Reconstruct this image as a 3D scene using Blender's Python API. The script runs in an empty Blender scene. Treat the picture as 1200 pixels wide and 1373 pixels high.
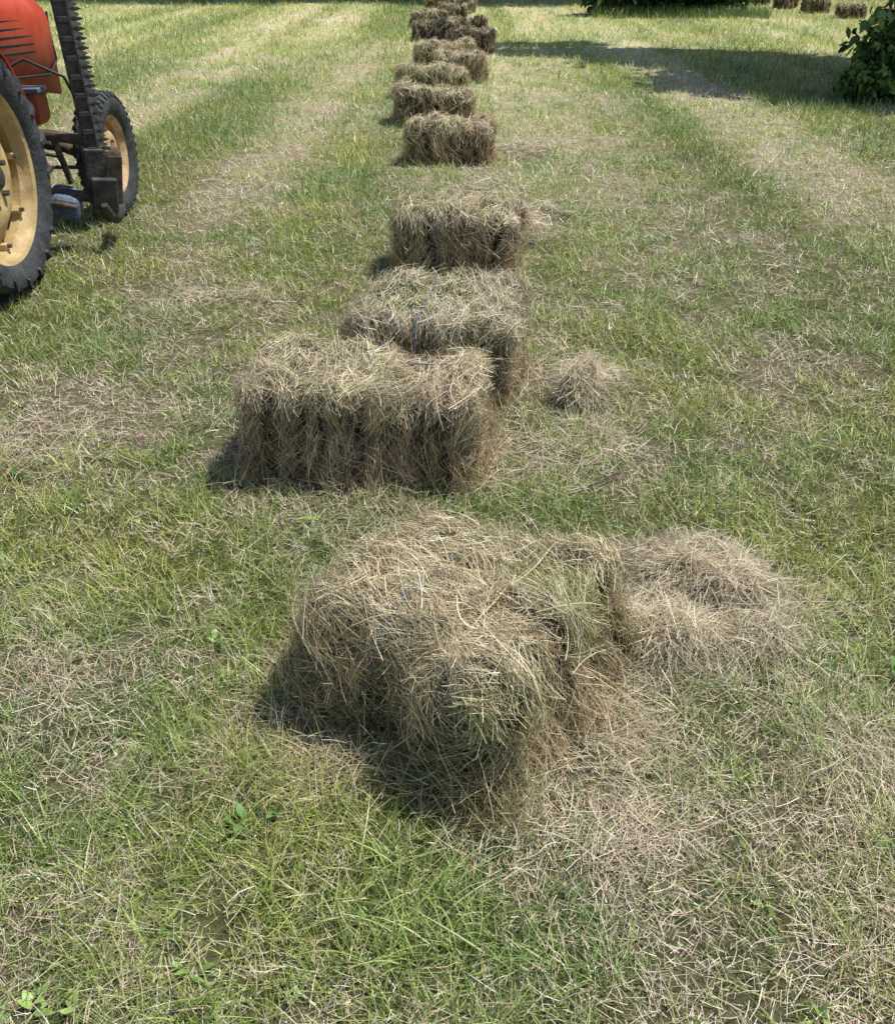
import bpy, math, numpy as np
from mathutils import Vector, Matrix
rng=np.random.default_rng(7)
sc=bpy.context.scene
col=sc.collection
# ------------------------------------------------------------ helpers
TAB=rng.random((256,256))
def vn(x,y,f=1.0,o=0):
    x=np.asarray(x)*f+o*17.31+1000; y=np.asarray(y)*f+o*9.77+1000
    xi=np.floor(x).astype(int); yi=np.floor(y).astype(int)
    fx=x-xi; fy=y-yi; fx=fx*fx*(3-2*fx); fy=fy*fy*(3-2*fy)
    a=TAB[xi&255,yi&255]; b=TAB[(xi+1)&255,yi&255]; c=TAB[xi&255,(yi+1)&255]; d=TAB[(xi+1)&255,(yi+1)&255]
    return (a*(1-fx)+b*fx)*(1-fy)+(c*(1-fx)+d*fx)*fy
def fbm(x,y,f=1.0,o=0,n=4):
    s=0;t=0;a=1
    for i in range(n):
        s=s+a*vn(x,y,f*2**i,o+i*3); t+=a; a*=.55
    return s/t
def gh(x,y):
    return .05*(vn(x,y,.45,5)-.5)+.03*(vn(x,y,2.3,2)-.5)+.018*(vn(x,y,9,8)-.5)

def mesh_np(name,V,F,C=None,smooth=False,mat=None,parent=None,link=True):
    V=np.ascontiguousarray(V,dtype=np.float32); F=np.ascontiguousarray(F,dtype=np.int32)
    k=F.shape[1]
    me=bpy.data.meshes.new(name)
    me.vertices.add(len(V)); me.vertices.foreach_set('co',V.ravel())
    me.loops.add(F.size); me.loops.foreach_set('vertex_index',F.ravel())
    me.polygons.add(len(F)); me.polygons.foreach_set('loop_start',np.arange(len(F),dtype=np.int32)*k)
    me.update(calc_edges=True)
    if C is not None:
        at=me.color_attributes.new('tint','FLOAT_COLOR','POINT')
        C4=np.ones((len(V),4),dtype=np.float32); C4[:,:3]=C
        at.data.foreach_set('color',C4.ravel())
    me.polygons.foreach_set('use_smooth',np.full(len(F),smooth))
    ob=bpy.data.objects.new(name,me); col.objects.link(ob)
    if mat: me.materials.append(mat)
    if parent: ob.parent=parent
    return ob
def empty(name,loc=(0,0,0),rotz=0):
    e=bpy.data.objects.new(name,None); e.location=loc; e.rotation_euler=(0,0,rotz); e.empty_display_size=.2
    col.objects.link(e); return e

def ribbons(P,W,w,tip=.15,prof=None):
    N,S,_=P.shape
    if prof is None: prof=np.linspace(1,tip,S)
    h=(w[:,None]*.5*prof[None,:])[:,:,None]*W[:,None,:]
    V=np.stack([P-h,P+h],axis=2).reshape(-1,3)
    b=(np.arange(N)*S*2)[:,None]+(np.arange(S-1)*2)[None,:]
    F=np.stack([b,b+1,b+3,b+2],axis=2).reshape(-1,4)
    return V,F
def repC(c,S): return np.repeat(c,S*2,axis=0)
def nrm(a): return a/np.maximum(np.linalg.norm(a,axis=-1,keepdims=True),1e-9)

def nodes(name):
    m=bpy.data.materials.new(name); m.use_nodes=True
    nt=m.node_tree; return m,nt,nt.nodes['Principled BSDF']
def strandmat(name,rough=.55,trans=.25,spec=.3):
    m,nt,b=nodes(name)
    a=nt.nodes.new('ShaderNodeAttribute'); a.attribute_name='tint'
    nt.links.new(a.outputs['Color'],b.inputs['Base Color'])
    b.inputs['Roughness'].default_value=rough; b.inputs['Specular IOR Level'].default_value=spec
    t=nt.nodes.new('ShaderNodeBsdfTranslucent'); nt.links.new(a.outputs['Color'],t.inputs['Color'])
    mx=nt.nodes.new('ShaderNodeMixShader'); mx.inputs[0].default_value=trans
    nt.links.new(b.outputs[0],mx.inputs[1]); nt.links.new(t.outputs[0],mx.inputs[2])
    nt.links.new(mx.outputs[0],nt.nodes['Material Output'].inputs['Surface'])
    return m
def solid(name,c1,c2,scale=8,rough=.6,metal=0,bump=.1,detail=6):
    m,nt,b=nodes(name)
    tc=nt.nodes.new('ShaderNodeTexCoord')
    n=nt.nodes.new('ShaderNodeTexNoise'); n.inputs['Scale'].default_value=scale; n.inputs['Detail'].default_value=detail; n.inputs['Roughness'].default_value=.65
    r=nt.nodes.new('ShaderNodeValToRGB'); r.color_ramp.elements[0].position=.38; r.color_ramp.elements[1].position=.66
    r.color_ramp.elements[0].color=(*c1,1); r.color_ramp.elements[1].color=(*c2,1)
    nt.links.new(tc.outputs['Object'],n.inputs['Vector']); nt.links.new(n.outputs['Fac'],r.inputs[0]); nt.links.new(r.outputs[0],b.inputs['Base Color'])
    b.inputs['Roughness'].default_value=rough; b.inputs['Metallic'].default_value=metal
    if bump:
        bp=nt.nodes.new('ShaderNodeBump'); bp.inputs['Strength'].default_value=bump; bp.inputs['Distance'].default_value=.02
        n2=nt.nodes.new('ShaderNodeTexNoise'); n2.inputs['Scale'].default_value=scale*5; n2.inputs['Detail'].default_value=5
        nt.links.new(tc.outputs['Object'],n2.inputs['Vector'])
        nt.links.new(n2.outputs['Fac'],bp.inputs['Height']); nt.links.new(bp.outputs[0],b.inputs['Normal'])
    return m
M_grass=strandmat('grass_blades',.40,.36,.6)
M_hay=strandmat('hay_strands',.45,.12,.5)
M_leaf=strandmat('leaves',.45,.3,.4)
M_core=solid('hay_core',(.03,.02,.011),(.12,.085,.048),30,.9,0,.8)
M_bark=solid('bark',(.06,.045,.03),(.16,.13,.10),10,.9,0,.6)

# ------------------------------------------------------------ light
SD=Vector((1,.30,0)).normalized(); EL=math.radians(65)
sd=Vector((SD.x*math.cos(EL),SD.y*math.cos(EL),math.sin(EL)))
w=bpy.data.worlds.new('World'); sc.world=w; w.use_nodes=True
nt=w.node_tree; sky=nt.nodes.new('ShaderNodeTexSky'); sky.sky_type='NISHITA'; sky.sun_disc=False
sky.sun_elevation=EL; sky.sun_rotation=math.atan2(sd.x,sd.y)
nt.links.new(sky.outputs[0],nt.nodes['Background'].inputs[0]); nt.nodes['Background'].inputs[1].default_value=.125
L=bpy.data.lights.new('sun','SUN'); L.energy=5.0; L.angle=math.radians(.5); L.color=(1,.98,.925)
lo=bpy.data.objects.new('sun',L); lo.rotation_euler=sd.to_track_quat('Z','Y').to_euler(); lo.location=(10,10,20); col.objects.link(lo)
sc.view_settings.view_transform='Standard'; sc.view_settings.look='None'; sc.view_settings.exposure=0
cam=bpy.data.cameras.new('camera'); co=bpy.data.objects.new('camera',cam); col.objects.link(co)
co.location=(0,0,1.7); co.rotation_euler=(math.radians(57.5),0,0)
cam.sensor_fit='HORIZONTAL'; cam.sensor_width=36; cam.lens=36; cam.clip_end=2000; cam.clip_start=.05
sc.camera=co

# ------------------------------------------------------------ field colour map
BL=[(-1.55,3.34,.6,.45,.5),(-1.15,1.94,.3,.2,.45),(-1.36,4.97,.6,.28,.45),(-.98,7.1,.28,2.4,-.5),(-.9,2.15,.35,.2,-.35),
    (-.6,2.5,.3,.2,-.25),(1.97,5.9,.8,1.2,.4),(1.8,3.9,.5,.4,.2),(1.05,3.9,.25,.6,-.35),(.45,1.38,.32,.2,.22),(.75,1.15,.3,.25,.12),
    (-.5,1.2,.3,.15,.25),(-.09,1.08,.2,.15,-.5),(2.2,11,.35,3.5,.35),(-1.4,16,.22,9,.4),(.8,2.9,.25,.5,.15),(1.3,1.7,.25,.5,0),
    (-1.1,1.5,.3,.2,-.25),(-2.6,11,.2,5,-.25),(-4.2,14,.3,8,.3),(.9,7,.3,1.2,-.3),(1.2,2.6,.3,.3,-.2),(-.2,1.25,.25,.15,-.2),(-1.9,7.5,.35,1.5,.25),(-.85,1.2,.2,.15,-.2),(.35,.95,.3,.12,-.15),(-1.9,2.3,.4,.3,.3),(.75,1.5,.3,.2,-.1),(1.1,1.0,.3,.2,-.1)]
def stripe(x,y):
    xx=x+.25*(vn(x,y,.25,9)-.5)
    return (vn(xx,y*.03,1.7,6)-.5)*2*np.clip((y-3)/5,0,1)
def dry(x,y):
    d=.34+.8*(fbm(x,y*.8,1.1,1,5)-.5)*1.4+.8*(vn(x,y,6,4)-.5)+.6*(vn(x,y,15,14)-.5)
    d=d+.55*stripe(x,y)
    for a,b,rx,ry,v in BL: d=d+v*np.exp(-((x-a)/rx)**2-((y-b)/ry)**2)
    d=d-.05*np.clip((y-9)/15,0,1)
    return np.clip(d,0,1)
# ------------------------------------------------------------ ground sheet
def axis(lo,hi,step,far,g=1.18):
    a=list(np.arange(lo,hi+1e-6,step)); s=step
    while a[-1]<far: s*=g; a.append(a[-1]+s)
    s=step
    while a[0]>-far: s*=g; a.insert(0,a[0]-s)
    return np.array(a)
ax=axis(-6,7,.05,600); ay=axis(0,16,.05,600)
X,Y=np.meshgrid(ax,ay); x=X.ravel(); y=Y.ravel()
V=np.stack([x,y,gh(x,y)],1)
nx=len(ax); ny=len(ay)
ii=(np.arange(ny-1)[:,None]*nx+np.arange(nx-1)[None,:]).ravel()
F=np.stack([ii,ii+1,ii+nx+1,ii+nx],1)
d=dry(x,y)[:,None]
C=np.array([.29,.335,.11])*(1-d)+np.array([.56,.465,.30])*d
C=C*(1+.25*stripe(x,y)[:,None])
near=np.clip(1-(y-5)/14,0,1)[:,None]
C=C*(1-.68*near)  # near soil darkened: shade in the gaps between blades painted into the tint
m,nt2,b=nodes('meadow_ground')
a=nt2.nodes.new('ShaderNodeAttribute'); a.attribute_name='tint'
tc=nt2.nodes.new('ShaderNodeTexCoord')
n1=nt2.nodes.new('ShaderNodeTexNoise'); n1.inputs['Scale'].default_value=22; n1.inputs['Detail'].default_value=10; n1.inputs['Roughness'].default_value=.8
r1=nt2.nodes.new('ShaderNodeMapRange'); r1.inputs[1].default_value=.3; r1.inputs[2].default_value=.7; r1.inputs[3].default_value=.3; r1.inputs[4].default_value=1.6
mu=nt2.nodes.new('ShaderNodeVectorMath'); mu.operation='SCALE'
nt2.links.new(tc.outputs['Object'],n1.inputs['Vector']); nt2.links.new(n1.outputs['Fac'],r1.inputs[0])
nt2.links.new(a.outputs['Color'],mu.inputs[0]); nt2.links.new(r1.outputs[0],mu.inputs['Scale']); nt2.links.new(mu.outputs[0],b.inputs['Base Color'])
b.inputs['Roughness'].default_value=.95; b.inputs['Specular IOR Level'].default_value=.1
bp=nt2.nodes.new('ShaderNodeBump'); bp.inputs['Strength'].default_value=.8; bp.inputs['Distance'].default_value=.03
nt2.links.new(n1.outputs['Fac'],bp.inputs['Height']); nt2.links.new(bp.outputs[0],b.inputs['Normal'])
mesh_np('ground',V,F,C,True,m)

# ------------------------------------------------------------ grass
def pal(cs,ps,n):
    cs=np.array(cs); k=rng.choice(len(cs),n,p=np.array(ps)/sum(ps)); return cs[k]
def sample_field(rho0,rmin,rmax,pw=1.7,r0=3.2,half=.58,apex=-1.2):
    rr=np.linspace(rmin,rmax,4000); rho=rho0*np.minimum(1,(r0/rr))**pw
    f=rho*rr*2*half; cdf=np.cumsum(f)*(rr[1]-rr[0]); n=int(cdf[-1])
    r=np.interp(rng.random(n)*cdf[-1],cdf,rr); th=(rng.random(n)*2-1)*half
    return r*np.sin(th),apex+r*np.cos(th),r
def grow(x,y,L,wd,tilt,curl,cc,S=4,zoff=0,tip=.1,az=None):
    n=len(x); 
    if az is None: az=rng.random(n)*6.283
    s=np.linspace(0,1,S)
    P=np.zeros((n,S,3)); P[:,0,0]=x;P[:,0,1]=y;P[:,0,2]=gh(x,y)-.004+zoff
    bend=rng.normal(0,.35,n)
    for i in range(1,S):
        t=tilt+curl*s[i]; aa=az+bend*s[i]; l=L/(S-1)
        P[:,i,0]=P[:,i-1,0]+l*np.sin(t)*np.cos(aa); P[:,i,1]=P[:,i-1,1]+l*np.sin(t)*np.sin(aa); P[:,i,2]=P[:,i-1,2]+l*np.cos(t)
    gz=gh(P[:,:,0],P[:,:,1])+.002
    P[:,:,2]=np.maximum(P[:,:,2],gz)
    tw=az+1.5708+rng.normal(0,.5,n)
    W=nrm(np.stack([np.cos(tw),np.sin(tw),rng.normal(0,.25,n)],1))
    V,F=ribbons(P,W,wd,tip)
    return V,F,repC(cc,S)
def stack(parts):
    o=0;Vs=[];Fs=[];Cs=[]
    for V,F,C in parts: Vs.append(V);Fs.append(F+o);Cs.append(C);o+=len(V)
    return np.concatenate(Vs),np.concatenate(Fs),np.concatenate(Cs)

x,y,r=sample_field(16500,1.7,48,1.77,2.7)
d=dry(x,y); n=len(x); print('blades',n)
cl=vn(x,y,13,3)*.6+vn(x,y,4,12)*.4
keep=rng.random(n)<np.clip(1.2-.75*d+(cl-.5)*1.7,.18,1)
x,y,r,d,cl=[q[keep] for q in (x,y,r,d,cl)]; n=len(x)
isdry=rng.random(n)<(.12+.46*d)
g=pal([(.14,.21,.04),(.29,.375,.085),(.45,.53,.145),(.62,.66,.27),(.27,.35,.16)],[.20,.30,.27,.17,.06],n)
hue=(vn(x,y,1.6,21)-.5)[:,None]
g=g*(1+hue*np.array([.8,.35,.2]))
s_=pal([(.84,.71,.49),(.90,.82,.62),(.68,.49,.36),(.60,.55,.27)],[.33,.22,.27,.18],n)
c=np.where(isdry[:,None],s_,g)*(.64+.66*rng.random((n,1)))*(1+.25*stripe(x,y)[:,None])
sc_=np.maximum(1,r/3.0)
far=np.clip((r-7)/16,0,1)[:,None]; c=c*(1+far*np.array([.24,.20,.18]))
Lg=(.026+.060*rng.random(n)**1.6+.11*np.clip(cl-.50,0,1))*(1.15-.5*d)*sc_**.28
wd=(.0016+.0022*rng.random(n)**1.3)*sc_**.82
tilt=np.abs(rng.normal(.15,.42,n))+isdry*.35; curl=rng.normal(.6,.5,n)
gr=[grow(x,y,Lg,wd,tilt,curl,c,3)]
tx,ty,tr=sample_field(50,1.7,16,1.2)
k=dry(tx,ty)<.6; tx=tx[k];ty=ty[k]
tx=np.append(tx,[-.09,-.16,-.02,-.20,.03,-.14,-.45,-.38]); ty=np.append(ty,[1.07,.98,1.14,1.12,1.02,1.22,1.5,1.42])
for j in range(len(tx)):
    nn=rng.integers(5,20); big= j>=len(tx)-8
    if big: nn=26
    sp=.035 if big else .025
    px=tx[j]+rng.normal(0,sp,nn); py=ty[j]+rng.normal(0,sp,nn)
    cc=pal([(.35,.47,.12),(.52,.62,.20),(.25,.37,.09),(.66,.68,.34)],[.33,.35,.2,.12],nn)*(.75+.45*rng.random((nn,1)))
    a0=rng.random()*6.28
    gr.append(grow(px,py,(.05+.11*rng.random(nn))*(1.4 if big else 1),.0024+.0028*rng.random(nn),np.abs(rng.normal(.4,.35,nn)),rng.normal(.9,.4,nn),cc,6,az=a0+rng.normal(0,1.3,nn)))
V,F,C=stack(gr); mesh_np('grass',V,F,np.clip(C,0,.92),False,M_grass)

# dry litter (cut hay stalks lying on the stubble)
x,y,r=sample_field(7600,1.7,32,1.9,2.7)
d=dry(x,y); cl=vn(x,y,7,31); keep=rng.random(len(x))<np.clip(.04+.75*d+(cl-.5)*.9,.04,1)
x,y,r,d=[q[keep] for q in (x,y,r,d)]; n=len(x)
c=pal([(.78,.65,.48),(.90,.80,.62),(.64,.47,.37),(.74,.56,.44),(.34,.23,.16),(.58,.53,.29)],[.28,.2,.2,.15,.09,.08],n)*(.65+.5*rng.random((n,1)))
sc_=np.maximum(1,r/3.0)
lit=[grow(x,y,(.02+.07*rng.random(n)**2.2)*sc_**.3,(.0010+.0013*rng.random(n))*sc_**.85,np.abs(rng.normal(1.25,.28,n)),rng.normal(.15,.3,n),c,3,zoff=.004+.022*rng.random(n),tip=.5)]
V,F,C=stack(lit); mesh_np('dry_straw_litter',V,F,np.clip(C,0,.92),False,M_hay)

# broadleaf weeds
def leafset(px,py,n,L0,W0,c0):
    x=np.full(n,px)+rng.normal(0,.012,n); y=np.full(n,py)+rng.normal(0,.012,n)
    az=rng.random(n)*6.283; S=6; s=np.linspace(0,1,S)
    L=L0*(.4+.8*rng.random(n)); t0=rng.uniform(.1,1.0,n)
    P=np.zeros((n,S,3)); P[:,0]=np.stack([x,y,gh(x,y)+.006],1)
    for i in range(1,S):
        t=t0+.9*s[i]; l=L/(S-1)
        P[:,i]=P[:,i-1]+np.stack([l*np.sin(t)*np.cos(az),l*np.sin(t)*np.sin(az),l*np.cos(t)],1)
    P[:,:,2]=np.maximum(P[:,:,2],gh(P[:,:,0],P[:,:,1])+.01)
    W=nrm(np.stack([-np.sin(az),np.cos(az),rng.normal(0,.4,n)],1))
    V,F=ribbons(P,W,W0*(.6+.6*rng.random(n)),prof=np.array([.15,.8,1,.95,.65,.1]))
    return V,F,repC(np.array(c0)*(.7+.5*rng.random((n,1))),S)
wp=[]
wx,wy,wr=sample_field(8,1.7,9,1.0)
for a_,b_ in zip(wx,wy):
    wp.append(leafset(a_,b_,rng.integers(2,7),rng.uniform(.02,.045),rng.uniform(.007,.014),(.24,.38,.10) if rng.random()<.6 else (.17,.30,.08)))
for a_,b_,n_,l_,w_,c_ in [(-.47,1.33,7,.06,.020,(.17,.31,.09)),(-.40,1.36,5,.05,.016,(.19,.33,.10)),(-.66,1.95,5,.07,.016,(.30,.45,.14)),(-.60,1.83,3,.05,.015,(.30,.44,.14)),
    (1.22,1.8,7,.045,.02,(.17,.33,.09)),(1.15,2.15,3,.05,.018,(.24,.35,.10)),(-.78,.93,8,.045,.018,(.38,.52,.15)),(-.7,.9,6,.04,.016,(.40,.52,.15)),
    (-1.6,2.9,6,.05,.018,(.19,.33,.09)),(-.85,3.4,4,.07,.016,(.23,.37,.10)),(-.5,2.6,4,.08,.014,(.36,.48,.16))]:
    wp.append(leafset(a_,b_,n_,l_,w_,c_))
V,F,C=stack(wp); mesh_np('broadleaf_weeds',V,F,C,True,M_leaf)

# ------------------------------------------------------------ hay
HC=[(.78,.63,.42),(.90,.80,.60),(.66,.57,.40),(.43,.29,.17),(.46,.46,.23),(.56,.58,.35),(.22,.15,.085)]
HP=[.28,.20,.16,.14,.09,.06,.07]
def hsurf(q,half,r,seed,flakes,amp,gd=1.0):
    hb=np.array(half); inner=np.clip(q*hb,-(hb-r),(hb-r)); dd=q*hb-inner; nn=nrm(dd); p=inner+r*nn
    disp=amp*(vn(p[:,0]+p[:,2]*.6,p[:,1]-p[:,2]*.8,9,seed)-.5)*2+amp*.9*(vn(p[:,0]-p[:,2],p[:,1]+p[:,2],24,seed+3)-.5)*2
    disp=disp+amp*1.4*(vn(p[:,0]+p[:,2],p[:,1]-p[:,2]*.5,4,seed+6)-.5)*2
    rs=np.random.default_rng(seed)
    if flakes>1:
        ed=np.linspace(-hb[0],hb[0],flakes+1); ed[1:-1]+=rs.normal(0,.014,flakes-1); off=rs.normal(0,.013,flakes)
        ix=np.clip(np.searchsorted(ed,p[:,0]+.012*(vn(p[:,1],p[:,2],7,seed)-.5))-1,0,flakes-1)
        side=np.clip(1-np.abs(nn[:,0])*1.3,0,1)
        disp=disp+side*off[ix]
        for i,e in enumerate(ed[1:-1]):
            wv=.04*(vn(p[:,1],p[:,2],6,seed+i)-.5)
            dp=(.025+.055*rs.random())*gd
            disp=disp-side*(.2+.8*np.abs(nn[:,1]))*dp*np.exp(-((p[:,0]-e-wv)/((.010+.008*rs.random())*(.6+.4*gd)))**2)*(.3+1.2*vn(p[:,1]+i,p[:,2]*1.0+i,8,seed+20))
    return p+nn*disp[:,None],nn
def cubegrid(m):
    u=np.linspace(-1,1,m); A,B=np.meshgrid(u,u,indexing='ij'); A=A.ravel();B=B.ravel();O=np.ones_like(A)
    Vs=[];Fs=[];o=0
    i=(np.arange(m-1)[:,None]*m+np.arange(m-1)[None,:]).ravel(); f=np.stack([i,i+m,i+m+1,i+1],1)
    for k in range(3):
        for s in (1,-1):
            q=np.zeros((len(A),3)); q[:,k]=s*O; q[:,(k+1)%3]=A; q[:,(k+2)%3]=B
            Vs.append(q); Fs.append((f if s>0 else f[:,::-1])+o); o+=len(A)
    return np.concatenate(Vs),np.concatenate(Fs)
def chunk_parts(c,half,yaw,ns,wscale=1,seed=1,flakes=6,pitch=0,roll=0,hang=0,amp=.012,r=.06,res=50,tone=(1,1,1),green=.4,topax=1,gd=1.0,shag=1.0):
    half=np.array(half)
    R=np.array(Matrix.Rotation(yaw,3,'Z')@Matrix.Rotation(roll,3,'X')@Matrix.Rotation(pitch,3,'Y'))
    c=np.array(c)
    q,F=cubegrid(res); p,_=hsurf(q,half*.94,r,seed,flakes,amp,gd)
    core=(p@R.T+c,F)
    ar=np.array([half[1]*half[2],half[0]*half[2],half[0]*half[1]]); ar=np.array([ar[0],ar[0],ar[1],ar[1],ar[2]*1.3,ar[2]*.05]); ar/=ar.sum()
    nl=max(ns//9,1); kk=rng.choice(6,nl,p=ar); ql=rng.uniform(-1,1,(nl,3))
    li=rng.integers(0,nl,ns); solo=rng.random(ns)<.36
    k=np.where(solo,rng.choice(6,ns,p=ar),kk[li]); q=np.where(solo[:,None],rng.uniform(-1,1,(ns,3)),ql[li]+rng.normal(0,.016,(ns,3))/half)
    q=np.clip(q,-1,1); ax_=k//2; q[np.arange(ns),ax_]=np.where(k%2==0,1,-1)
    p,nn=hsurf(q,half,r,seed,flakes,amp,gd)
    isT=np.abs(nn[:,2])>.6; isE=(np.abs(nn[:,0])>.6)&~isT
    base=np.zeros((ns,3)); base[:,2]=1; base[isT]=(0,1,0) if topax==1 else (1,0,0)
    lang=rng.normal(0,1,nl)[li]; lang=np.where(solo,rng.normal(0,1,ns),lang*.85+rng.normal(0,.25,ns))
    ang=np.where(isT,lang*.75,np.where(isE,.5+lang*.85,lang*.50))
    ang=ang+ (vn(p[:,0],p[:,1]+p[:,2],10,seed+5)-.5)*1.4
    t=nrm(base-nn*(base*nn).sum(1,keepdims=True)); bt=np.cross(nn,t)
    dd=t*np.cos(ang)[:,None]+bt*np.sin(ang)[:,None]
    L=(.035+.14*rng.random(ns)**1.5)*wscale**.35
    fly=rng.random(ns)<.12*shag; lift=rng.normal(0,.13,ns)+fly*rng.uniform(.1,1.0,ns)
    llift=(rng.random(nl)<.16*shag)*rng.uniform(.1,.65,nl); lift=lift+np.where(solo,0,llift[li])
    dd=nrm(dd+nn*lift[:,None])
    S=5; s=np.linspace(-.5,.5,S)
    cur=rng.normal(.3,.35,ns); sid=rng.normal(0,.4,ns)
    off=rng.uniform(-.026,.014,ns)+np.where(solo,0,(rng.random(nl)**2*.028*shag)[li])
    P=p[:,None,:]+nn[:,None,:]*off[:,None,None]+s[None,:,None]*L[:,None,None]*dd[:,None,:]
    P=P-(s**2)[None,:,None]*(cur*L)[:,None,None]*nn[:,None,:]*1.2+(s**2)[None,:,None]*(sid*L)[:,None,None]*bt[:,None,:]
    W=nrm(np.cross(dd,nn)+nn*rng.normal(0,.6,(ns,1)))
    P=P@R.T+c; W=W@R.T
    if hang:
        z=np.clip((.22-P[:,:,2])/.22,0,1)**1.5
        ctr=np.array([c[0],c[1],0]); o=P-ctr; o[:,:,2]=0
        P=P+nrm(o)*(z*hang*(.3+.9*rng.random((ns,1))))[:,:,None]
    P[:,:,2]=np.maximum(P[:,:,2],gh(P[:,:,0],P[:,:,1])+.004)
    wd=(.0010+.0015*rng.random(ns)**1.3)*wscale
    V,F2=ribbons(P,W,wd,.6)
    clump=vn(p[:,0]+p[:,2],p[:,1]-p[:,2],12,seed+8); cl2=vn(p[:,0]-p[:,2]*.7,p[:,1]+p[:,2],30,seed+11)
    lt=(.70+.55*rng.random(nl))[li]; lt=np.where(solo,1,lt)
    cc=pal(HC,HP,ns)*(.62+.6*rng.random((ns,1)))*(.66+.44*clump[:,None]+.26*cl2[:,None])*lt[:,None]*np.array(tone)
    deep=np.clip((off+.026)/.034,.32,1)[:,None]; cc=cc*deep  # deeper strands tinted darker, shade between stalks put into the colour
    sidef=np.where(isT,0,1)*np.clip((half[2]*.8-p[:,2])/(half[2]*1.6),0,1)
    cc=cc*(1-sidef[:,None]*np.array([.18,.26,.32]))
    gp=(vn(p[:,0]*1.0,p[:,1]+p[:,2],5,seed+9)>.58)[:,None]
    cc=np.where(gp&(rng.random((ns,1))<green),cc*np.array([.72,.88,.60]),cc)
    return core,(V,F2,repC(cc,S))
def skirt(cx,cy,a,b,yaw,n,ws=1,spread=.07):
    u=rng.random(n)*4; k=u.astype(int); f=(u-k)*2-1
    lx=np.where(k==0,a,np.where(k==1,-a,f*a)); ly=np.where(k<2,f*b,np.where(k==2,b,-b))
    sx=lx*(1+np.abs(rng.normal(0,spread,n))/a); sy=ly*(1+np.abs(rng.normal(0,spread,n))/b)
    x=cx+sx*math.cos(yaw)-sy*math.sin(yaw); y=cy+sx*math.sin(yaw)+sy*math.cos(yaw)
    cc=pal(HC,HP,n)*(.6+.5*rng.random((n,1)))
    return grow(x,y,(.04+.10*rng.random(n)**1.5)*ws**.3,(.0012+.0013*rng.random(n))*ws,np.abs(rng.normal(1.05,.4,n)),rng.normal(.3,.3,n),cc,5,zoff=.01+.03*rng.random(n),tip=.5)
M_blue=solid('blue_twine',(.05,.075,.14),(.24,.29,.41),110,.6)
M_yel=solid('yellow_twine',(.40,.31,.14),(.68,.56,.31),110,.6)
def tube(pts,rad,n=8,cap=True):
    pts=[Vector(p) for p in pts]; 
    if not hasattr(rad,'__len__'): rad=[rad]*len(pts)
    V=[];F=[]
    up=Vector((0,0,1)) 
    for i,p in enumerate(pts):
        t=(pts[min(i+1,len(pts)-1)]-pts[max(i-1,0)]).normalized()
        a=t.cross(up); 
        if a.length<.05: a=t.cross(Vector((0,1,0)))
        a.normalize(); b=t.cross(a)
        for k in range(n):
            th=2*math.pi*k/n; V.append(p+(a*math.cos(th)+b*math.sin(th))*rad[i])
    for i in range(len(pts)-1):
        for k in range(n):
            F.append((i*n+k,i*n+(k+1)%n,(i+1)*n+(k+1)%n,(i+1)*n+k))
    if cap: F.append(tuple(range(n))[::-1]); F.append(tuple((len(pts)-1)*n+k for k in range(n)))
    return V,F
def pyobj(name,V,F,mat,parent=None,smooth=True):
    me=bpy.data.meshes.new(name); me.from_pydata([tuple(v) for v in V],[],F); me.update()
    for p in me.polygons: p.use_smooth=smooth
    me.materials.append(mat); ob=bpy.data.objects.new(name,me); col.objects.link(ob)
    if parent: ob.parent=parent
    return ob
def bale(chunks,sk=None,twines=()):
    e=empty('hay_bale')
    Vs=[];Fs=[];o=0;st=[]
    for ch in chunks:
        (cv,cf),s=chunk_parts(**ch); Vs.append(cv);Fs.append(cf+o);o+=len(cv); st.append(s)
    mesh_np('core',np.concatenate(Vs),np.concatenate(Fs),None,True,M_core,e)
    if sk: st.append(skirt(**sk))
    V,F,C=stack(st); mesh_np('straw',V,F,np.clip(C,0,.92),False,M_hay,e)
    for pts,m_ in twines:
        V,F=tube(pts,.0030,6); pyobj('twine',V,F,m_,e)
    return e
def twine(c,half,yaw,ly,seed,flakes=6,amp=.012,r=.06,roll=0,pitch=0,lift=.016):
    half=np.array(half); q=[]
    fy=ly/half[1]
    for t in np.linspace(-.7,1,18): q.append((-1,fy,t))
    for t in np.linspace(-1,1,60): q.append((t,fy,1))
    for t in np.linspace(1,-.7,18): q.append((1,fy,t))
    p,nn=hsurf(np.array(q,float),half,r,seed,1,amp*.7)
    p=p+nn*lift
    for _ in range(14): p[1:-1]=(p[:-2]+p[1:-1]*2+p[2:])/4
    R=np.array(Matrix.Rotation(yaw,3,'Z')@Matrix.Rotation(roll,3,'X')@Matrix.Rotation(pitch,3,'Y'))
    return p@R.T+np.array(c)
D=math.radians
t1=(.94,.93,.86)
cA=(-.065,1.86,.180); hA=(.28,.20,.160)
cB=(.195,1.71,.160); hB=(.345,.120,.180)
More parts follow.
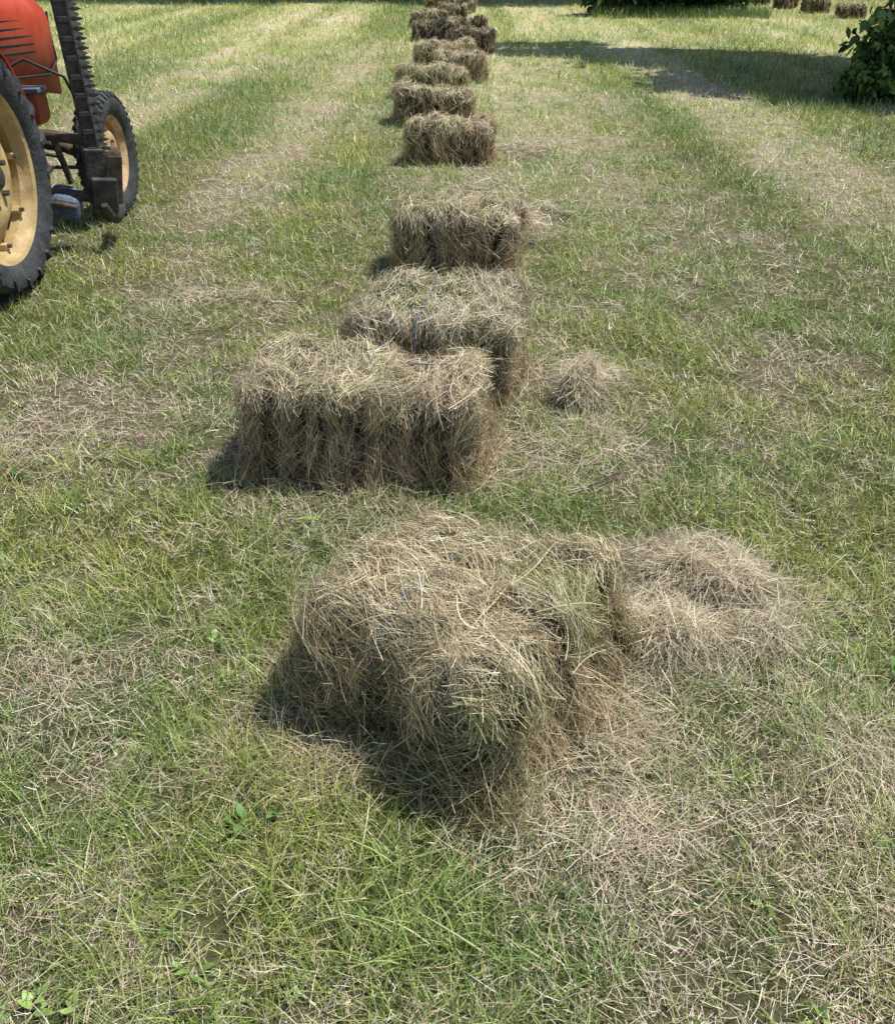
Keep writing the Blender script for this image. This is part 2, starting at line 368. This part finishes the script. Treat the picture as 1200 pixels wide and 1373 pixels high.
bale([dict(c=cA,half=hA,yaw=D(60),ns=28000,seed=11,flakes=4,amp=.026,r=.09,roll=D(8),pitch=D(9),hang=.03,tone=t1,green=.55,gd=1.4,shag=1.5),
      dict(c=cB,half=hB,yaw=D(56),ns=23000,seed=12,flakes=5,amp=.026,r=.08,roll=D(-9),pitch=D(-3),hang=.11,tone=t1,green=.45,gd=1.4,shag=1.6),
      dict(c=(-.27,1.85,.09),half=(.17,.11,.11),yaw=D(70),ns=8000,seed=14,flakes=2,amp=.02,r=.08,roll=D(28),hang=.05,tone=t1,green=.6,shag=1.6)],
     dict(cx=.03,cy=1.79,a=.32,b=.31,yaw=D(58),n=1900,spread=.07),
     [(twine(cA,hA,D(60),-.02,11,4,.026,.09,D(8),D(9)),M_blue),(twine(cB,hB,D(56),.03,12,5,.026,.08,D(-9),D(-3)),M_yel)])
c2=(-.30,3.04,.185); h2=(.43,.22,.20)
bale([dict(c=c2,half=h2,yaw=D(-5),ns=34000,wscale=1.12,seed=21,flakes=8,amp=.020,r=.06,pitch=D(1.5),hang=.05,tone=(1.02,.98,.95),green=.2,gd=1.6,shag=1.2)],
     dict(cx=-.30,cy=3.04,a=.43,b=.21,yaw=D(-5),n=1500,ws=1.15,spread=.05),
     [(twine(c2,h2,D(-5),.08,21,9,.020,.06,0,D(1.5),.008),M_blue)])
c3=(-.13,3.83,.2); h3=(.27,.30,.20)
bale([dict(c=c3,half=h3,yaw=D(-12),ns=15000,wscale=1.25,seed=31,flakes=3,amp=.024,r=.10,green=.5,gd=1.4,shag=1.2),
      dict(c=(.20,3.80,.19),half=(.12,.30,.21),yaw=D(-8),ns=11000,wscale=1.25,seed=32,flakes=3,amp=.02,r=.07,roll=D(4),pitch=D(3),hang=.04,gd=1.4,shag=1.2)],
     dict(cx=0,cy=3.8,a=.34,b=.29,yaw=D(-10),n=700,ws=1.3,spread=.05),
     [(twine((c3[0],c3[1],c3[2]),(h3[1],h3[0],h3[2]),D(78),-.06,31,4,.024,.10),M_blue)])
c4=(.06,5.46,.185); h4=(.36,.22,.20)
bale([dict(c=(-.06,5.47,.185),half=(.235,.22,.20),yaw=D(-4),ns=11000,wscale=1.5,seed=41,flakes=2,amp=.024,r=.08,pitch=D(-2),hang=.03,tone=(1.05,1,.95),gd=2),
      dict(c=(.305,5.43,.18),half=(.115,.225,.19),yaw=D(-9),ns=6000,wscale=1.5,seed=43,flakes=2,amp=.02,r=.07,pitch=D(4),hang=.03,tone=(1.05,1,.95),gd=1.5)],
     dict(cx=.06,cy=5.46,a=.36,b=.22,yaw=D(-6),n=500,ws=1.6,spread=.05),
     [(twine((c4[0]-.1,c4[1],c4[2]),(h4[1],h4[0],h4[2]),D(84),0,41,1),M_blue)])
rowb=[(.03,8.68,.39,3,4,D(-3)),(-.15,10.75,.43,4,4,D(4)),(-.2,12.75,.44,4,5,D(6)),(.19,14.35,.36,3.5,4,D(-6)),(-.06,15.95,.46,3.5,5,D(14)),
      (.42,18.0,.4,3,5,D(-12)),(-.28,20.4,.42,3,5,D(8)),(.45,21.9,.42,3,5,D(-5)),(-.45,24.2,.42,3,5,D(22)),(.1,26.6,.42,3,5,D(3)),(.35,28.9,.42,3,5,D(-20)),(-.3,31.2,.42,3,5,D(5)),(.1,34,.42,3,5,D(9)),(-.3,36.8,.42,3,5,D(-8)),
      (10.9,25.0,.36,3,5,D(4)),(10.55,26.8,.34,3,5,D(-28)),(10.4,29.0,.36,3,5,D(3)),(10.25,31.2,.36,3,5,D(12)),(10.1,33.4,.36,3,5,D(-5)),(9.9,35.6,.42,3,5,D(8))]
for i,(a_,b_,hl,ws,fl,yw) in enumerate(rowb):
    ns=8000 if b_<9 else (5500 if b_<17 else 1400)
    ws=1.0+b_*.10 if b_<17 else 3.4
    tn=rng.uniform(1.0,1.15)
    bale([dict(c=(a_,b_,.18+rng.uniform(-.02,.01)),half=(hl,.22+rng.uniform(-.02,.03),.19+rng.uniform(-.025,.01)),yaw=yw,ns=ns,wscale=ws,seed=50+i,flakes=fl,amp=.030,r=.085,res=36,roll=rng.normal(0,.05),pitch=rng.normal(0,.04),tone=(tn*1.07,tn,tn*.92),gd=2.2)],
         dict(cx=a_,cy=b_,a=hl,b=.22,yaw=yw,n=200 if b_<17 else 50,ws=ws,spread=.05))
# loose hay
def pile(cx,cy,rx,ry,h,n,yaw=0,ws=1,flow=None,fs=.9):
    nl=max(n//8,1); 
    def smp(m): 
        r_=np.sqrt(rng.random(m))*(.6+.9*rng.random(m)**1.7); th=rng.random(m)*6.283; return r_,th
    rl,tl=smp(nl); li=rng.integers(0,nl,n); rs_,ts=smp(n); solo=rng.random(n)<.4
    r_=np.where(solo,rs_,rl[li]); th=np.where(solo,ts,tl[li])
    lx=r_*np.cos(th)*rx+rng.normal(0,.012,n); ly=r_*np.sin(th)*ry+rng.normal(0,.012,n)
    x=cx+lx*math.cos(yaw)-ly*math.sin(yaw); y=cy+lx*math.sin(yaw)+ly*math.cos(yaw)
    x=x+.3*rx*(vn(x,y,7,70)-.5); y=y+.3*ry*(vn(x,y,7,75)-.5)
    hh=h*np.clip(1-r_**2,0,1)*(.35+.65*rng.random(n))*(.25+1.5*vn(x,y,11,71))
    az=(rng.random(nl)*6.283)[li]+rng.normal(0,.35,n) if flow is None else flow+np.where(solo,rng.normal(0,fs,n),(rng.normal(0,fs,nl))[li]+rng.normal(0,.25,n))+(rng.random(n)<.5)*math.pi
    L=(.05+.16*rng.random(n))*ws**.3; S=6; s=np.linspace(-.5,.5,S)
    dz=rng.normal(0,.25,n); dd=nrm(np.stack([np.cos(az),np.sin(az),dz],1)); sid=np.stack([-np.sin(az),np.cos(az),0*az],1)
    P=np.stack([x,y,gh(x,y)+hh+.008],1)[:,None,:]+s[None,:,None]*L[:,None,None]*dd[:,None,:]
    P=P+(s**2)[None,:,None]*(rng.normal(0,1.0,n)*L)[:,None,None]*sid[:,None,:]; P[:,:,2]-=(s**2)[None,:]*(L*rng.uniform(-.3,1.2,n))[:,None]
    P[:,:,2]=np.maximum(P[:,:,2],gh(P[:,:,0],P[:,:,1])+.004)
    W=nrm(sid+np.array([0,0,1])*rng.normal(0,.5,(n,1)))
    V,F=ribbons(P,W,(.0011+.0012*rng.random(n))*ws,.6)
    dp=.42+.58*np.clip(hh/(h*.45+.02),0,1) if h>.05 else np.full(n,.9)  # low stalks darkened, the mound's inner shade painted into their colour
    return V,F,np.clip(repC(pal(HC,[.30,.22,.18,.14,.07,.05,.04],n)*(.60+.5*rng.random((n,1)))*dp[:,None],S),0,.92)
P1=[pile(.78,2.27,.25,.17,.15,5800,D(-25),1,D(60),1.2),pile(.62,2.03,.19,.25,.09,3400,D(-15),1,D(70),.8),pile(.84,2.0,.24,.22,.04,1400,D(20),1,D(100),.9),pile(1.0,2.2,.2,.2,.03,500,0,1),pile(.5,1.62,.14,.2,.02,500,0,1)]
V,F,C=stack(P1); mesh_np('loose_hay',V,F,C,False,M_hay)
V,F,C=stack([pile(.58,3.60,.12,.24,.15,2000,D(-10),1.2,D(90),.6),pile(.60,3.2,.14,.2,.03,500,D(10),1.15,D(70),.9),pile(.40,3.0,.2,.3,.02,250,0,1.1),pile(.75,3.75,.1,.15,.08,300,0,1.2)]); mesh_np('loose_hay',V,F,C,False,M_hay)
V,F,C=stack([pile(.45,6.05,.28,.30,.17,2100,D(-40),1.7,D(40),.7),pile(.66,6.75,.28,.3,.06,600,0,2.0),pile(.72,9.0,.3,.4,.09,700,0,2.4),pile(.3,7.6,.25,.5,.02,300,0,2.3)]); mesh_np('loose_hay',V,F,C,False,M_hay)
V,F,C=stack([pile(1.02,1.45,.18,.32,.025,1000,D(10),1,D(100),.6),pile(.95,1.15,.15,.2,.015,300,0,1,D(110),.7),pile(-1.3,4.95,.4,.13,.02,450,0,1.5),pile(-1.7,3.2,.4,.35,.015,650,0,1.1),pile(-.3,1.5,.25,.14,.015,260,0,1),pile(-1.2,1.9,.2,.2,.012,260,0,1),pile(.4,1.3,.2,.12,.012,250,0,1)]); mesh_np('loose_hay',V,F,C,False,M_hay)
# sticks
st=[]
for (a_,b_,az,l_) in [(-.42,1.36,2.0,.13),(.60,2.85,.6,.2),(-.62,1.15,1.1,.08)]:
    st.append([(a_+math.cos(az)*l_*(t-.5)+.006*math.sin(t*9),b_+math.sin(az)*l_*(t-.5),gh(a_,b_)+.025+.01*t) for t in np.linspace(0,1,7)])
Vv=[];Ff=[]
for p in st:
    V,F=tube(p,[.003,.004,.003,.0035,.003,.002,.0015],6); o=len(Vv); Vv+=V; Ff+=[tuple(i+o for i in f) for f in F]
pyobj('fallen_twigs',Vv,Ff,M_bark)

# ------------------------------------------------------------ shrubs and trees
def leaves(lobes,size,pal_c,pal_p,shell=.45):
    Ps=[]
    for (a,b,c_,rx,ry,rz,n) in lobes:
        d_=nrm(rng.normal(0,1,(n,3))); r_=shell+(1-shell)*rng.random(n)**.6; r_=r_*(.78+.5*vn(d_[:,0]*3+d_[:,2]*2,d_[:,1]*3-d_[:,2],1.3,int(a*7+b)%50))
        Ps.append(np.array([a,b,c_])+d_*r_[:,None]*np.array([rx,ry,rz]))
    P=np.concatenate(Ps); P=P[P[:,2]>.03]; n=len(P)
    ax1=nrm(rng.normal(0,1,(n,3))+np.array([0,0,-.4])); ax2=nrm(np.cross(ax1,rng.normal(0,1,(n,3))))
    L=size*(.6+.8*rng.random(n)); S=4; s=np.linspace(0,1,S)
    C0=P[:,None,:]+s[None,:,None]*L[:,None,None]*ax1[:,None,:]; C0[:,:,2]-=(s**2)[None,:]*L[:,None]*.25
    V,F=ribbons(C0,ax2,L*.55,prof=np.array([.15,1,.8,.05]))
    V[:,2]=np.maximum(V[:,2],.01)
    c_=pal(pal_c,pal_p,n)*(.7+.6*rng.random((n,1)))
    return V,F,repC(c_,S)
GP=[(.05,.09,.02),(.08,.14,.03),(.12,.19,.04),(.03,.06,.015)]
def plant(name,base,lobes,size,h,tr,pc=GP,pp=(.35,.3,.15,.2)):
    e=empty(name)
    V,F,C=leaves(lobes,size,pc,np.array(pp)); mesh_np('foliage',V,F,C,False,M_leaf,e)
    Vv=[];Ff=[]
    def add(p,r):
        V,F=tube(p,r,8); o=len(Vv); Vv.extend(V); Ff.extend([tuple(i+o for i in f) for f in F])
    bx,by=base
    if tr>.05: add([(bx,by,-.1),(bx+.05,by,h*.25),(bx-.05,by+.1,h*.5),(bx,by,h*.85)],[tr*1.3,tr,tr*.7,tr*.2])
    for (a,b,c_,rx,ry,rz,n) in lobes:
        z0=min(h*.35,c_*.5) if tr>.05 else 0
        m_=((bx+a)/2,(by+b)/2,(z0+c_)/2+.1*h*.3)
        add([(bx,by,z0),m_,(a,b,c_),(a+rx*.4,b,c_+rz*.6)],[tr*.6,tr*.4,tr*.22,tr*.05])
    pyobj('trunk_and_limbs',Vv,Ff,M_bark,e)
plant('bush',(6.3,12.7),[(5.75,12.6,.35,.6,.6,.5,2600),(6.3,13,.6,.7,.8,.65,2600),(7.0,12.9,1.1,.9,.9,1.0,2600),(5.3,12.3,.22,.4,.35,.24,600),(5.9,12.3,.85,.3,.3,.45,260),(5.35,12.6,.72,.35,.25,.35,130)],.12,1.6,.03,
      [(.08,.16,.035),(.17,.29,.06),(.28,.40,.11),(.03,.06,.015)],(.33,.28,.2,.19))
plant('bush',(6.0,28.5),[(4.9,28.3,.8,1.3,.9,1.0,3000),(6.2,28.5,1.2,1.5,1.0,1.4,4000),(7.4,28.7,1.0,1.2,1.0,1.1,3000)],.17,2.4,.04,pp=(.4,.12,.03,.45))
def tree(bx,by,h,lobes,size=.3): plant('tree',(bx,by),lobes,size,h,.28)
tree(10.8,16.2,11,[(10.4,16.2,8,3.0,2.4,2.6,5200),(8.2,15.0,7.2,2.0,1.6,1.5,2900),(9.3,13.7,7.0,2.0,1.5,1.4,2600),(7.8,17.8,7.0,2.2,1.4,1.4,2800),(5.7,19.2,6.6,2.0,.9,1.0,1900),(4.2,20.7,6.2,1.6,.5,.8,900),(11,14.0,6.8,2.2,1.6,1.5,2200)],.34)
tree(20,25,12,[(20,25,8,3.5,3.5,3.2,3500),(17.5,25,7,2.4,2.2,2,1600),(18,28,9,2.5,2.5,2,1600)])
tx_=[(-22,42),(-14.5,40),(-7,38.0),(-1.5,38.2),(5.5,36.3),(15,42),(22,43)]
for a_,b_ in tx_:
    q=rng.normal(0,.8,8)
    tree(a_,b_,12+q[0],[(a_,b_,8+q[1],3.6,3.3,3.8,2200),(a_-2.8,b_+q[2],6+q[3],2.6,2.6,2.2,1200),(a_+2.8,b_+q[4],6.5+q[5],2.6,2.6,2.2,1200),(a_+q[6],b_-1.2,4.2,3.2,2.4,1.6,1200)],.5)
lb=[]
for a_ in np.arange(-90,95,6): lb.append((a_+rng.normal(0,1),62+rng.normal(0,3),4+rng.normal(0,.7),4.5,3,5+rng.normal(0,.8),700))
V,F,C=leaves(lb,1.1,GP,(.35,.3,.15,.2)); mesh_np('distant_trees',V,F,C,False,M_leaf)
n=4600; x=np.concatenate([rng.uniform(3.9,8.6,3800),rng.uniform(5.2,7.4,800)]); y=np.concatenate([27.5+rng.normal(0,.25,3800),12.0+rng.normal(0,.35,800)])
cc=pal([(.12,.20,.05),(.20,.29,.08),(.34,.36,.16)],[.5,.35,.15],n)
k=np.where(np.arange(n)<3800,1.0,.4)
V,F,C=grow(x,y,(.12+.26*rng.random(n))*k,(.012+.01*rng.random(n))*k,np.abs(rng.normal(.1,.2,n)),rng.normal(.5,.4,n),cc,4)
mesh_np('tall_grass',V,F,C,False,M_grass)

# ------------------------------------------------------------ tractor
T=empty('tractor')
TX=-3.10; RY=4.97; FY=6.80
M_red=solid('red_paint',(.40,.045,.022),(.58,.08,.038),5,.45,0,.05)
M_cream=solid('cream_rim_paint',(.36,.245,.105),(.64,.47,.22),7,.65,0,.15)
M_cream2=solid('worn_rim_paint',(.36,.225,.11),(.68,.48,.27),12,.65,0,.15)
M_rub=solid('tyre_rubber',(.022,.024,.028),(.066,.069,.073),10,.8,0,.4)
M_iron=solid('dark_iron',(.03,.03,.032),(.11,.10,.085),14,.6,.3,.3)
M_rust=solid('rusty_steel',(.07,.048,.034),(.18,.13,.09),18,.8,.2,.4)
M_blu=solid('blue_grey_paint',(.05,.08,.12),(.13,.17,.22),12,.6,0,.2)
M_blk=solid('black_vinyl',(.015,.015,.015),(.035,.035,.035),12,.6)
M_stl=solid('worn_steel',(.12,.115,.105),(.30,.28,.26),25,.5,.6,.2)
def lathe(name,prof,cx,cy,cz,mat,sgn=1,n=64,smooth=True,parent=T):
    V=[];F=[];m_=len(prof)
    for k in range(n):
        a=2*math.pi*k/n
        for r_,xx in prof: V.append((cx+sgn*xx,cy+r_*math.cos(a),cz+r_*math.sin(a)))
    for k in range(n):
        for j in range(m_-1):
            f=(k*m_+j,k*m_+j+1,((k+1)%n)*m_+j+1,((k+1)%n)*m_+j); F.append(f if sgn<0 else f[::-1])
    ob=pyobj(name,V,F,mat,parent,smooth)
    if smooth:
        es=ob.modifiers.new('e','EDGE_SPLIT'); es.split_angle=math.radians(40)
    return ob
def box(name,c,s,mat,bev=.01,rot=(0,0,0),parent=T,taper=None):
    V=[]
    for z in (-1,1):
        for y_ in (-1,1):
            for x_ in (-1,1):
                k=1
                if taper and z>0: k=taper
                V.append((x_*s[0]/2*k,y_*s[1]/2*k,z*s[2]/2))
    F=[(0,2,3,1),(4,5,7,6),(0,1,5,4),(2,6,7,3),(0,4,6,2),(1,3,7,5)]
    ob=pyobj(name,V,F,mat,parent,False); ob.location=c; ob.rotation_euler=rot
    if bev:
        b_=ob.modifiers.new('b','BEVEL'); b_.width=bev; b_.segments=3
    return ob
def rod(name,pts,r,mat,n=12,parent=T):
    V,F=tube(pts,r,n); ob=pyobj(name,V,F,mat,parent,True); es=ob.modifiers.new('e','EDGE_SPLIT'); es.split_angle=math.radians(50); return ob
def rear_wheel(cx,sg):
    cy,cz=RY,.645
    hw=.135
    prof=[(.455,hw*.75),(.475,hw*.92),(.53,hw*1.05),(.575,hw*1.02),(.600,hw*.82),(.612,hw*.4),(.615,0)]
    prof=prof+[(r_,-x_) for r_,x_ in prof[-2::-1]]
    lathe('rear_tyre',prof,cx,cy,cz,M_rub,sg)
    V=[];F=[]
    path=[(.612,-.012,0),(.612,.05,.05),(.603,.10,.095),(.578,.138,.13),(.535,.146,.16)]
    for s_ in (1,-1):
        for k in range(21):
            a0=2*math.pi*(k+(.5 if s_<0 else 0))/21; o=len(V)
            for i,(r_,xx,da) in enumerate(path):
                hwid=.030 if i<3 else .026
                hgt=.042 if i<3 else (.030 if i==3 else .014)
                for (dr,dd) in ((-.01,-hwid),(hgt,-hwid*.75),(hgt,hwid*.75),(-.01,hwid)):
                    a=a0-(da)+dd
                    if i>=3: R_=r_-.0+dr*.4; X_=xx+ (hgt*.6 if dr>0 else -.006)
                    else: R_=r_+dr; X_=xx
                    V.append((cx+s_*X_,cy+R_*math.cos(a),cz+R_*math.sin(a)))
            m_=len(path)
            for i in range(m_-1):
                for j in range(3):
                    f=(o+i*4+j,o+i*4+j+1,o+(i+1)*4+j+1,o+(i+1)*4+j); F.append(f)
            F.append((o,o+1,o+2,o+3)); F.append((o+(m_-1)*4,o+(m_-1)*4+1,o+(m_-1)*4+2,o+(m_-1)*4+3))
    pyobj('tyre_lugs',V,F,M_rub,T,False)
    lathe('rear_rim',[(.455,-.10),(.47,-.11),(.44,-.09),(.43,-.04),(.40,-.02),(.40,.03),(.425,.05),(.435,.09),(.462,.105),(.474,.108),(.478,.100),(.470,.094)],cx,cy,cz,M_cream,sg)
    lathe('wheel_disc',[(.402,-.035),(.385,-.025),(.36,-.02),(.33,-.005),(.30,.03),(.26,.052),(.20,.058),(.16,.05),(.13,.05),(.06,.05)],cx,cy,cz,M_cream,sg)
    lathe('rear_hub',[(.115,.045),(.112,.062),(.075,.070),(.068,.095),(.055,.112),(.03,.118),(0,.118)],cx,cy,cz,M_iron,sg,32)
    for k in range(6):
        a=2*math.pi*k/6+.3
        lathe('wheel_nut',[(.0,.035),(.016,.035),(.016,0),(.02,0)],cx+sg*.050,cy+.155*math.cos(a),cz+.155*math.sin(a),M_rust,sg,6,False)
    for k in range(8):
        a=2*math.pi*k/8+.1
        box('rim_lug',(cx+sg*.008,cy+.388*math.cos(a),cz+.388*math.sin(a)),(.06,.05,.035),M_cream,.006,(a,0,0))
        lathe('rim_bolt',[(.0,.03),(.012,.03),(.012,0)],cx+sg*.03,cy+.375*math.cos(a),cz+.375*math.sin(a),M_rust,sg,6,False)
rear_wheel(-2.49,1); rear_wheel(-3.71,-1)
def front_wheel(cx,sg):
    cy,cz=FY,.415; R=.418; hw=.088
    prof=[(.262,hw*.7),(.28,hw*.9),(.33,hw*1.08),(.375,hw),(.400,hw*.78),(R-.006,hw*.6),(R-.006,hw*.5),(R-.016,hw*.48),(R-.016,hw*.36),(R,hw*.33),(R,hw*.1),(R-.012,hw*.08),(R-.012,0)]
    prof=prof+[(r_,-x_) for r_,x_ in prof[-2::-1]]
    lathe('front_tyre',prof,cx,cy,cz,M_rub,sg)
    V=[];F=[]
    for s_ in (1,-1):
        for k in range(40):
            a=2*math.pi*k/40; o=len(V)
            for (r_,x_) in ((.378,hw*1.0),(.410,hw*.66),(.42,hw*.66),(.384,hw*1.08)):
                for da in (-.035,.035): V.append((cx+s_*x_,cy+r_*math.cos(a+da),cz+r_*math.sin(a+da)))
            F+= [(o,o+1,o+3,o+2),(o+2,o+3,o+5,o+4),(o+4,o+5,o+7,o+6),(o+6,o+7,o+1,o),(o,o+2,o+4,o+6),(o+1,o+3,o+5,o+7)]
    pyobj('tyre_blocks',V,F,M_rub,T,False)
    lathe('front_rim',[(.262,-.06),(.25,-.05),(.225,-.03),(.222,.02),(.245,.045),(.262,.058),(.270,.062),(.272,.056),(.264,.05)],cx,cy,cz,M_cream2,sg,48)
    lathe('wheel_disc',[(.224,-.02),(.21,-.01),(.19,.0),(.15,.03),(.11,.036),(.085,.03),(.05,.03)],cx,cy,cz,M_cream2,sg,48)
    lathe('front_hub',[(.058,.028),(.056,.05),(.048,.075),(.035,.085),(0,.088)],cx,cy,cz,M_rust,sg,24)
    for k in range(5):
        a=2*math.pi*k/5
        lathe('wheel_nut',[(.0,.02),(.011,.02),(.011,0)],cx+sg*.034,cy+.09*math.cos(a),cz+.09*math.sin(a),M_rust,sg,6,False)
front_wheel(-2.44,1); front_wheel(-3.76,-1)
def section(y_,hwid,z0,z1,rr,n=6):
    pts=[]
    for (cx,cz,a0) in ((hwid-rr,z1-rr,0),(-(hwid-rr),z1-rr,90),):
        for k in range(n+1):
            a=math.radians(a0+90*k/n); pts.append((TX+cx+rr*math.cos(a),y_,cz+rr*math.sin(a)))
    pts=[(TX+hwid*.96,y_,z0)]+pts+[(TX-hwid*.96,y_,z0)]
    return pts
secs=[(5.25,.31,.98,1.50,.16),(5.7,.32,.94,1.49,.17),(6.3,.34,.88,1.47,.18),(6.8,.35,.82,1.44,.19),(7.04,.335,.78,1.41,.19),(7.16,.29,.78,1.35,.17),(7.22,.22,.80,1.26,.13),(7.24,.10,.86,1.16,.08)]
V=[];F=[];
for s_ in secs: V+=section(*s_)
m_=len(section(*secs[0]))
for i in range(len(secs)-1):
    for j in range(m_-1): F.append((i*m_+j,i*m_+j+1,(i+1)*m_+j+1,(i+1)*m_+j))
F.append(tuple(range(m_))); F.append(tuple((len(secs)-1)*m_+k for k in range(m_))[::-1])
hood=pyobj('bonnet',V,F,M_red,T,True); 
for f in hood.data.polygons[-2:]: f.use_smooth=False
hood.modifiers.new('s','SOLIDIFY').thickness=.008
for sg in (1,-1):
    for k in range(5):
        box('bonnet_louvre',(TX+sg*(.343),6.42,1.10+k*.045),(.014,.55,.016),M_blk,.004,(D(-3),D(18*sg),D(-1.5*sg)))
    rod('bonnet_trim',[(TX+sg*.330,5.3,1.02),(TX+sg*.348,6.3,.97),(TX+sg*.356,6.85,.93),(TX+sg*.34,7.05,1.0),(TX+sg*.335,7.05,1.3)],.008,M_blk)
box('engine',(TX,6.05,.70),(.34,1.5,.46),M_iron,.03)
box('radiator_cowl',(TX,6.86,.78),(.5,.3,.36),M_red,.06)
box('gearbox',(TX,5.15,.68),(.36,1.0,.42),M_iron,.05)
rod('rear_axle',[(-2.56,RY,.645),(-3.64,RY,.645)],.085,M_iron,20)
rod('front_axle',[(-2.62,FY,.42),(-2.75,FY,.47),(TX,FY,.52),(-3.45,FY,.47),(-3.58,FY,.42)],.04,M_rust,12)
for sx in (-2.60,-3.60):
    rod('king_pin',[(sx,FY,.30),(sx,FY,.56)],.03,M_iron)
    rod('stub_axle',[(sx,FY,.415),(sx+(.12 if sx>-3 else -.12),FY,.415)],.028,M_iron)
rod('track_rod',[(-2.60,FY-.16,.36),(-3.60,FY-.16,.36)],.013,M_rust)
rod('drag_link',[(-2.72,FY-.12,.42),(-2.78,5.5,.75)],.013,M_rust)
for sg,cx in ((1,-2.52),(-1,-3.68)):
    V=[];F=[]
    for k in range(25):
        a=math.radians(20+k*150/24)
        for xx,rr in ((-.17*sg,.52),(-.165*sg,.70),(-.14*sg,.735),(.06*sg,.74),(.10*sg,.725)):
            V.append((cx+xx,RY-.02+rr*math.cos(a),.645+rr*math.sin(a)))
    for k in range(24):
        for j in range(4): F.append((k*5+j,k*5+j+1,(k+1)*5+j+1,(k+1)*5+j))
    f_=pyobj('rear_fender',V,F,M_red,T,True); f_.modifiers.new('s','SOLIDIFY').thickness=.006
box('seat',(TX,4.75,1.12),(.42,.38,.09),M_blk,.035); box('seat_back',(TX,4.55,1.28),(.40,.07,.26),M_blk,.03)
rod('seat_post',[(TX,4.85,.85),(TX,4.75,1.08)],.03,M_iron)
rod('steering_column',[(TX,5.45,1.05),(TX,5.15,1.42)],.02,M_iron)
a_=[]; 
for k in range(33):
    t=2*math.pi*k/32; a_.append((TX+.2*math.cos(t),5.15+.2*math.sin(t)*.85,1.42+.2*math.sin(t)*.5))
rod('steering_wheel',a_,.014,M_blk,8)
for k in (0,11,21): rod('steering_spoke',[(TX,5.15,1.42),a_[k]],.009,M_iron,6)
rod('exhaust',[(TX-.22,6.2,1.3),(TX-.22,6.2,2.0)],.03,M_rust)
box('footplate',(-2.82,5.55,.55),(.30,.35,.025),M_iron,.006)
box('step_bracket',(-2.50,5.85,.96),(.17,.14,.03),M_blu,.008); rod('step_arm',[(-2.8,5.8,.86),(-2.50,5.85,.945)],.018,M_iron)
# mower: mid mounted finger bar folded upright
mx,my=-2.22,5.92
yaw=D(24)
ux,uy=math.cos(yaw),math.sin(yaw)
box('cutter_bar',(mx,my,1.12),(.105,.022,1.65),M_iron,.004,(0,D(-1.5),yaw))
box('knife_back',(mx+ux*.03+uy*.016,my+uy*.03-ux*.016,1.12),(.022,.010,1.6),M_rust,.002,(0,D(-1.5),yaw))
Vv=[];Ff=[]; Vk=[];Fk=[]
def P_(u,v,z): 
    u=u-(z-1.12)*.026
    return (mx+ux*u-uy*v,my+uy*u+ux*v,z)
for k in range(32):
    z=.36+k*.0508; o=len(Vv)
    for (u,hz,hv) in ((.035,.015,.018),(.062,.013,.017),(.088,.007,.010),(.104,.002,.003)):
        for (a,b_) in ((-1,-1),(1,-1),(1,1),(-1,1)): Vv.append(P_(u,a*hv,z+b_*hz))
    for i in range(3):
        for j in range(4): Ff.append((o+i*4+j,o+i*4+(j+1)%4,o+(i+1)*4+(j+1)%4,o+(i+1)*4+j))
    Ff.append((o,o+1,o+2,o+3)[::-1]); Ff.append((o+12,o+13,o+14,o+15))
    o=len(Vk); z2=z+.025
    Vk+=[P_(.03,-.023,z2-.024),P_(.03,-.023,z2+.024),P_(.085,-.023,z2+.005),P_(.085,-.023,z2-.005),P_(.03,-.019,z2-.024),P_(.03,-.019,z2+.024),P_(.085,-.019,z2+.005),P_(.085,-.019,z2-.005)]
    Fk+=[(o,o+1,o+2,o+3),(o+7,o+6,o+5,o+4),(o,o+3,o+7,o+4),(o+3,o+2,o+6,o+7),(o+2,o+1,o+5,o+6)]
    if k%2==1: box('knife_clip',P_(-.012,-.02,z),(.06,.014,.028),M_iron,.003,(0,0,yaw))
pyobj('mower_fingers',Vv,Ff,M_iron,T,False); pyobj('knife_sections',Vk,Fk,M_stl,T,False)
rod('inner_shoe',[(mx+.05,my-.10,.30),(mx+.05,my-.05,.22),(mx+.04,my+.08,.18),(mx+.02,my+.24,.19),(mx,my+.34,.30)],[.02,.035,.045,.045,.03],M_iron,10)
box('shoe_plate',(mx+.04,my-.03,.34),(.16,.05,.22),M_iron,.015,(D(6),D(6),yaw))
box('divider_plate',(mx+.10,my+.02,.42),(.012,.10,.30),M_rust,.004,(D(-8),D(6),D(-60)))
box('mower_frame',(-2.44,5.9,.30),(.22,.26,.15),M_blu,.04,(D(15),D(14),D(15)),taper=.75)
rod('drag_bar',[(-2.95,5.7,.40),(-2.5,5.85,.36),(mx,my,.32)],.035,M_iron)
rod('lift_link',[(-2.8,5.9,.72),(-2.45,5.93,.69),(-2.24,5.93,.66)],.034,M_rust)
rod('lift_rod',[(-2.45,5.93,.69),(-2.40,5.95,.40)],.02,M_rust)
rod('pitman_rod',[(-2.9,5.5,.5),(-2.35,5.82,.28)],.018,M_rust)
box('hinge_bracket',(mx+.0,my,.50),(.13,.07,.24),M_iron,.015,(0,D(4),yaw))
rod('hydraulic_hose',[(-2.75,5.8,1.0),(-2.5,5.88,1.12),(-2.3,5.93,1.02),(-2.22,5.93,.8)],.009,M_blk)
print('done',len(bpy.data.objects))
